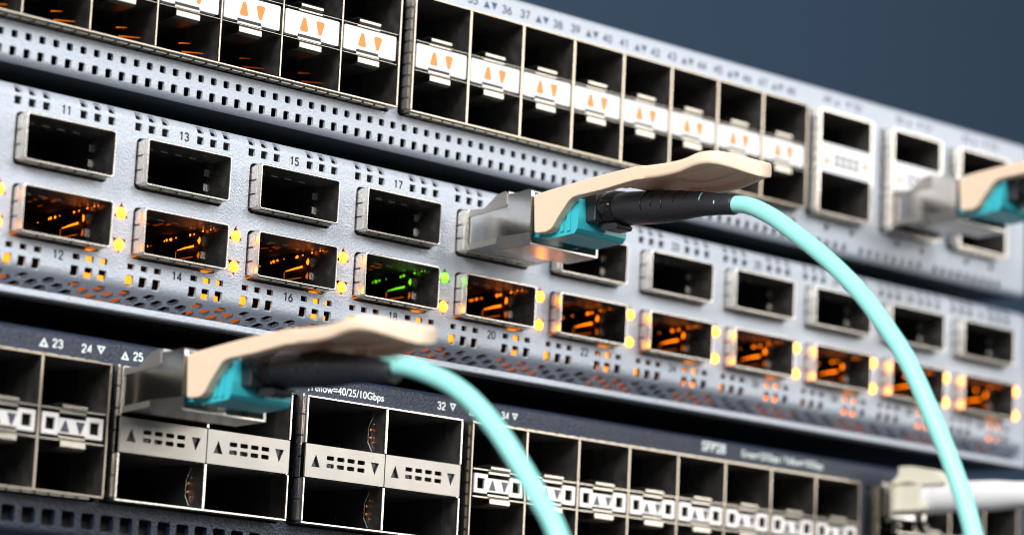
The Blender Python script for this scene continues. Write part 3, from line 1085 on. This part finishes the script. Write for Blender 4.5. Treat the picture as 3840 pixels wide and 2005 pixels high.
    me = bpy.data.meshes.new_from_object(o.evaluated_get(dg))
    o.modifiers.clear()
    o.data = me
    me.name = "pull_tab"
    # raised outline on the underside of the grip
    pts = []
    for k in range(40):
        a = 2 * math.pi * k / 40
        y = -56.0 + 7.6 * math.cos(a)
        x = cxm + (4.2 + 0.8 * math.cos(2 * a)) * math.sin(a)
        pts.append((x, y, lerp_table(ZB_TAB, y) + 1.22))
    MB().tube(pts, 0.32, 8, closed=True).build("grip_outline", M_BEIGE, o)
    return t




def fibre(label, origin, path_world, rise=0.0, slits=True):
    t = thing("fibre_cable", label, "fibre cable", loc=origin, group="aqua fibre cables")
    ox, oy, oz = origin
    cx_ = 9.72
    wide = [(-62, 1.0), (-52, 1.0), (-44, 1.18), (-36, 1.42), (-28, 1.55)]     # the boot is oval where it leaves the plug

    def oval_in_x(mb):
        mb.v = [(cx_ + (x - cx_) * lerp_table(wide, y), y, z) for x, y, z in mb.v]
        return mb
    b = MB()
    prof = [(-11.8, -0.7), (-22.5, -0.45), (-27.0, -0.35), (-27.9, -0.8), (-28.1, -4.2), (-27.9, -6.4), (-27.2, -7.25), (-20.0, -7.7), (-18.6, -7.0), (-11.8, -6.9)]
    b.prism_x(prof, 2.75, 15.6)
    for k in range(5):
        y = -18.2 - 1.75 * k
        b.prism_x([(y, -0.9), (y - 0.95, -0.9), (y - 0.95, -6.7), (y, -6.7)], 2.45, 15.9)
    b.build("plug_housing", M_TEAL, t, bevel=0.4, seg=3)
    g = MB()
    g.box(cx_ - 5.1, cx_ + 4.6, -30.6, -27.5, -5.0, 0.6)
    g.prism_x([(-29, -5.0), (-33.4, -5.2), (-34.2, -5.7), (-33.8, -6.3), (-31, -6.4), (-29, -6.0)], cx_ - 2.6, cx_ + 1.4)
    g.build("plug_neck", M_RUBBER, t, bevel=0.35)
    ring = oval_in_x(MB().tube([(cx_, y, z + rise) for y, z in ((-29.8, -1.95), (-30.2, -1.95), (-30.6, -1.98), (-31.4, -2.02), (-32.2, -2.08), (-33.0, -2.12), (-33.5, -2.15), (-33.9, -2.15))], [2.7, 3.1, 3.28, 3.4, 3.4, 3.3, 3.12, 2.8], 40))
    ring.build("boot_collar", M_GLOSSBK, t)
    # the boot sags slightly towards the cable
    bp = [(-33.7, -2.2, 3.02), (-34.4, -2.25, 3.1), (-37, -2.42, 3.12), (-40, -2.66, 3.12), (-44, -2.95, 3.06), (-47, -3.1, 2.85), (-50.2, -3.3, 2.55), (-53.5, -3.5, 2.30), (-57, -3.95, 2.05), (-60, -4.35, 1.92), (-61.6, -4.6, 1.86), (-61.9, -4.65, 1.7)]
    bp = [(y, z + rise, r) for y, z, r in bp]
    pts = [(cx_, y, z) for y, z, r in bp]
    boot = oval_in_x(MB().tube(pts, [r for y, z, r in bp], 40)).build("boot", M_RUBBER, t)
    # cut ribs in the tapered end of the boot
    sl = MB()
    for j, (y, aa, ab) in enumerate(((-41.2, 100, 200), (-43.6, 60, 190), (-46.0, 110, 200), (-48.6, 70, 180), (-51.0, 120, 165), (-54.6, 125, 172), (-58.2, 170, 188), (-45.0, -60, 60), (-50.0, -60, 60), (-55.0, -50, 50))):
        r = lerp_table([(q[0], q[2]) for q in bp], y) + 0.0
        zc = lerp_table([(q[0], q[1]) for q in bp], y)
        arc = []
        for k in range(9):
            a = math.radians(aa + (ab - aa) * k / 8)
            arc.append((cx_ + r * math.cos(a), y, zc + r * math.sin(a)))
        sl.tube(arc, 0.13, 8, mi=1 if slits and j in (5, 6) else 0)
    oval_in_x(sl).build("boot_slots", [M_GLOSSBK, M_CABLE], boot)
    path = [(x - ox, y - oy, z - oz) for x, y, z in path_world]
    MB().tube(smooth_path(path, 8), 1.58, 24).build("cable", M_CABLE, t)
    return t


T1 = make_transceiver("metal transceiver with beige pull tab and orange glow underneath, plugged into the middle silver switch")
T1.location = Vector((101.76, 0, 0)) * MM
T2 = make_transceiver("metal transceiver with beige pull tab, plugged into the dark lowest switch")
T2.location = Vector((23.3, 0, -41.1)) * MM
T3 = make_transceiver("bright metal transceiver with beige pull tab, plugged into a stacked port of the topmost switch")
T3.location = Vector((228.75, 0, 25.65)) * MM
xf = 111.5
fibre("aqua fibre cable from the middle switch, drooping in a long arc past the amber lamps", (101.76, 0, 0),
      [(xf, -56, -3.7), (xf, -60, -4.3), (xf, -64.8, -5.1), (xf, -69.6, -7.2), (xf, -74.4, -10.1), (xf, -84, -16.8), (xf, -91.5, -23.2), (xf, -96.6, -28.6), (xf, -102.6, -36), (xf, -108.4, -46), (xf, -112.9, -54.6), (xf, -116.9, -64.1), (xf, -121, -78), (xf, -124, -95), (xf, -125, -115)])
xf = 33.4
fibre("aqua fibre cable from the dark lowest switch, bending down over the steel plates", (23.3, 0, -41.1),
      [(xf, -57, -44.2), (xf, -60.9, -44.2), (xf, -64.85, -44.7), (xf, -70, -46.2), (xf, -75.2, -48.2), (xf, -80.3, -51.1), (xf, -85.4, -55.1), (xf, -88.9, -58.4), (xf, -93.6, -63.4), (xf, -97, -67.4), (xf, -100.2, -71.2), (xf, -104, -78), (xf, -108, -88), (xf, -111, -104)], rise=0.4, slits=False)
xf = 238.4
fibre("aqua fibre cable with black boot plugged into the topmost silver switch", (228.75, 0, 25.65),
      [(xf, -56, 21.4), (xf, -61, 20.8), (xf, -70, 18), (xf, -82, 10), (xf, -92, -3), (xf, -97, -20), (xf, -99, -40)], slits=False)

# ==================================================================
#  copper module and white patch cable in the lowest switch
# ==================================================================
cm = thing("copper_transceiver", "small metal copper module behind the cream plug of the white cable", "transceiver")
cm.location = Vector((226.6, 0, -40.9)) * MM
b = MB()
b.box(0.5, 12.4, -1.3, 20, -7.0, 0.3)
b.build("shell", M_STEEL, cm, bevel=0.15)
b = MB()
b.box(0.35, 1.5, -2.6, -0.5, -6.9, 0.6)
b.box(11.3, 12.4, -2.6, -0.5, -6.9, 0.6)
b.box(1.55, 11.25, -2.4, -0.6, 0.0, 0.7)
b.build("front_frame", M_NICKEL, cm, bevel=0.2)
b = MB()
b.prism_x([(-0.5, -7.1), (-3.6, -7.4), (-4.3, -8.6), (-3.6, -10.4), (-2.6, -10.4), (-2.9, -8.6), (-2.4, -8.0), (-0.5, -8.0)], 1.0, 2.3)
b.prism_x([(-0.5, -7.1), (-3.6, -7.4), (-4.3, -8.6), (-3.6, -10.4), (-2.6, -10.4), (-2.9, -8.6), (-2.4, -8.0), (-0.5, -8.0)], 10.2, 11.6)
b.tube([(1.4, -3.2, -10.4), (11.2, -3.2, -10.4)], 0.55, 12)
b.build("bail_latch", M_NICKEL, cm, bevel=0.15)
b = MB()
for k in range(7):
    b.tube([(-0.8 + k * 0.28, -0.4 - 0.2 * k, 1.0 - 0.2 * k), (-1.0 + k * 0.25, -1.4, 0.4 - 0.3 * k)], 0.14, 8)
b.build("spring_fingers", M_NICKEL, cm)

ec = thing("patch_cable", "white network cable with cream clip plug, plugged into the lowest switch", "network cable")
ec.location = Vector((228.0, 0, -40.6)) * MM
b = MB()
b.prism_x([(2, -0.4), (-9.0, -0.4), (-9.0, -5.6), (2, -5.6)], 0.6, 9.6)
b.prism_x([(-1.2, -5.0), (-10.0, -5.0), (-10.0, -5.9), (-1.2, -5.9)], 0.4, 9.8)
b.build("plug", M_CREAM, ec, bevel=0.3)
b = MB()
b.prism_x([(-0.6, 0.6), (-2.4, 2.2), (-2.4, 3.9), (-6.0, 3.9), (-11.5, 2.9), (-15.2, 0.6), (-15.0, -0.3), (-8.0, -0.2), (-5.5, 0.6), (-3.0, 0.4), (-0.8, -0.3)], 1.6, 8.4)
b.build("clip_cover", M_CREAM, ec, bevel=0.5, seg=3)
cxp, czp = 5.1, -2.85
bp = [(-7.0, 0, 2.7), (-7.4, 0, 3.1), (-8.4, 0, 3.35), (-14, -0.1, 3.35), (-20, -0.15, 3.4), (-27, -0.2, 3.3), (-33.0, -0.3, 2.85), (-33.6, -0.3, 2.9), (-36, -0.4, 2.7), (-40, -0.6, 2.6)]
o = MB().tube([(cxp, y, czp + z) for y, z, r in bp], [r for y, z, r in bp], 28).build("boot", M_WCABLE, ec)
MB().tube(smooth_path([(cxp, -39, czp - 0.5), (cxp, -52, czp - 2), (cxp - 1, -70, czp - 12), (cxp - 2, -82, czp - 34), (cxp - 2, -86, czp - 60)], 8), 2.5, 20).build("cable", M_WCABLE, ec)
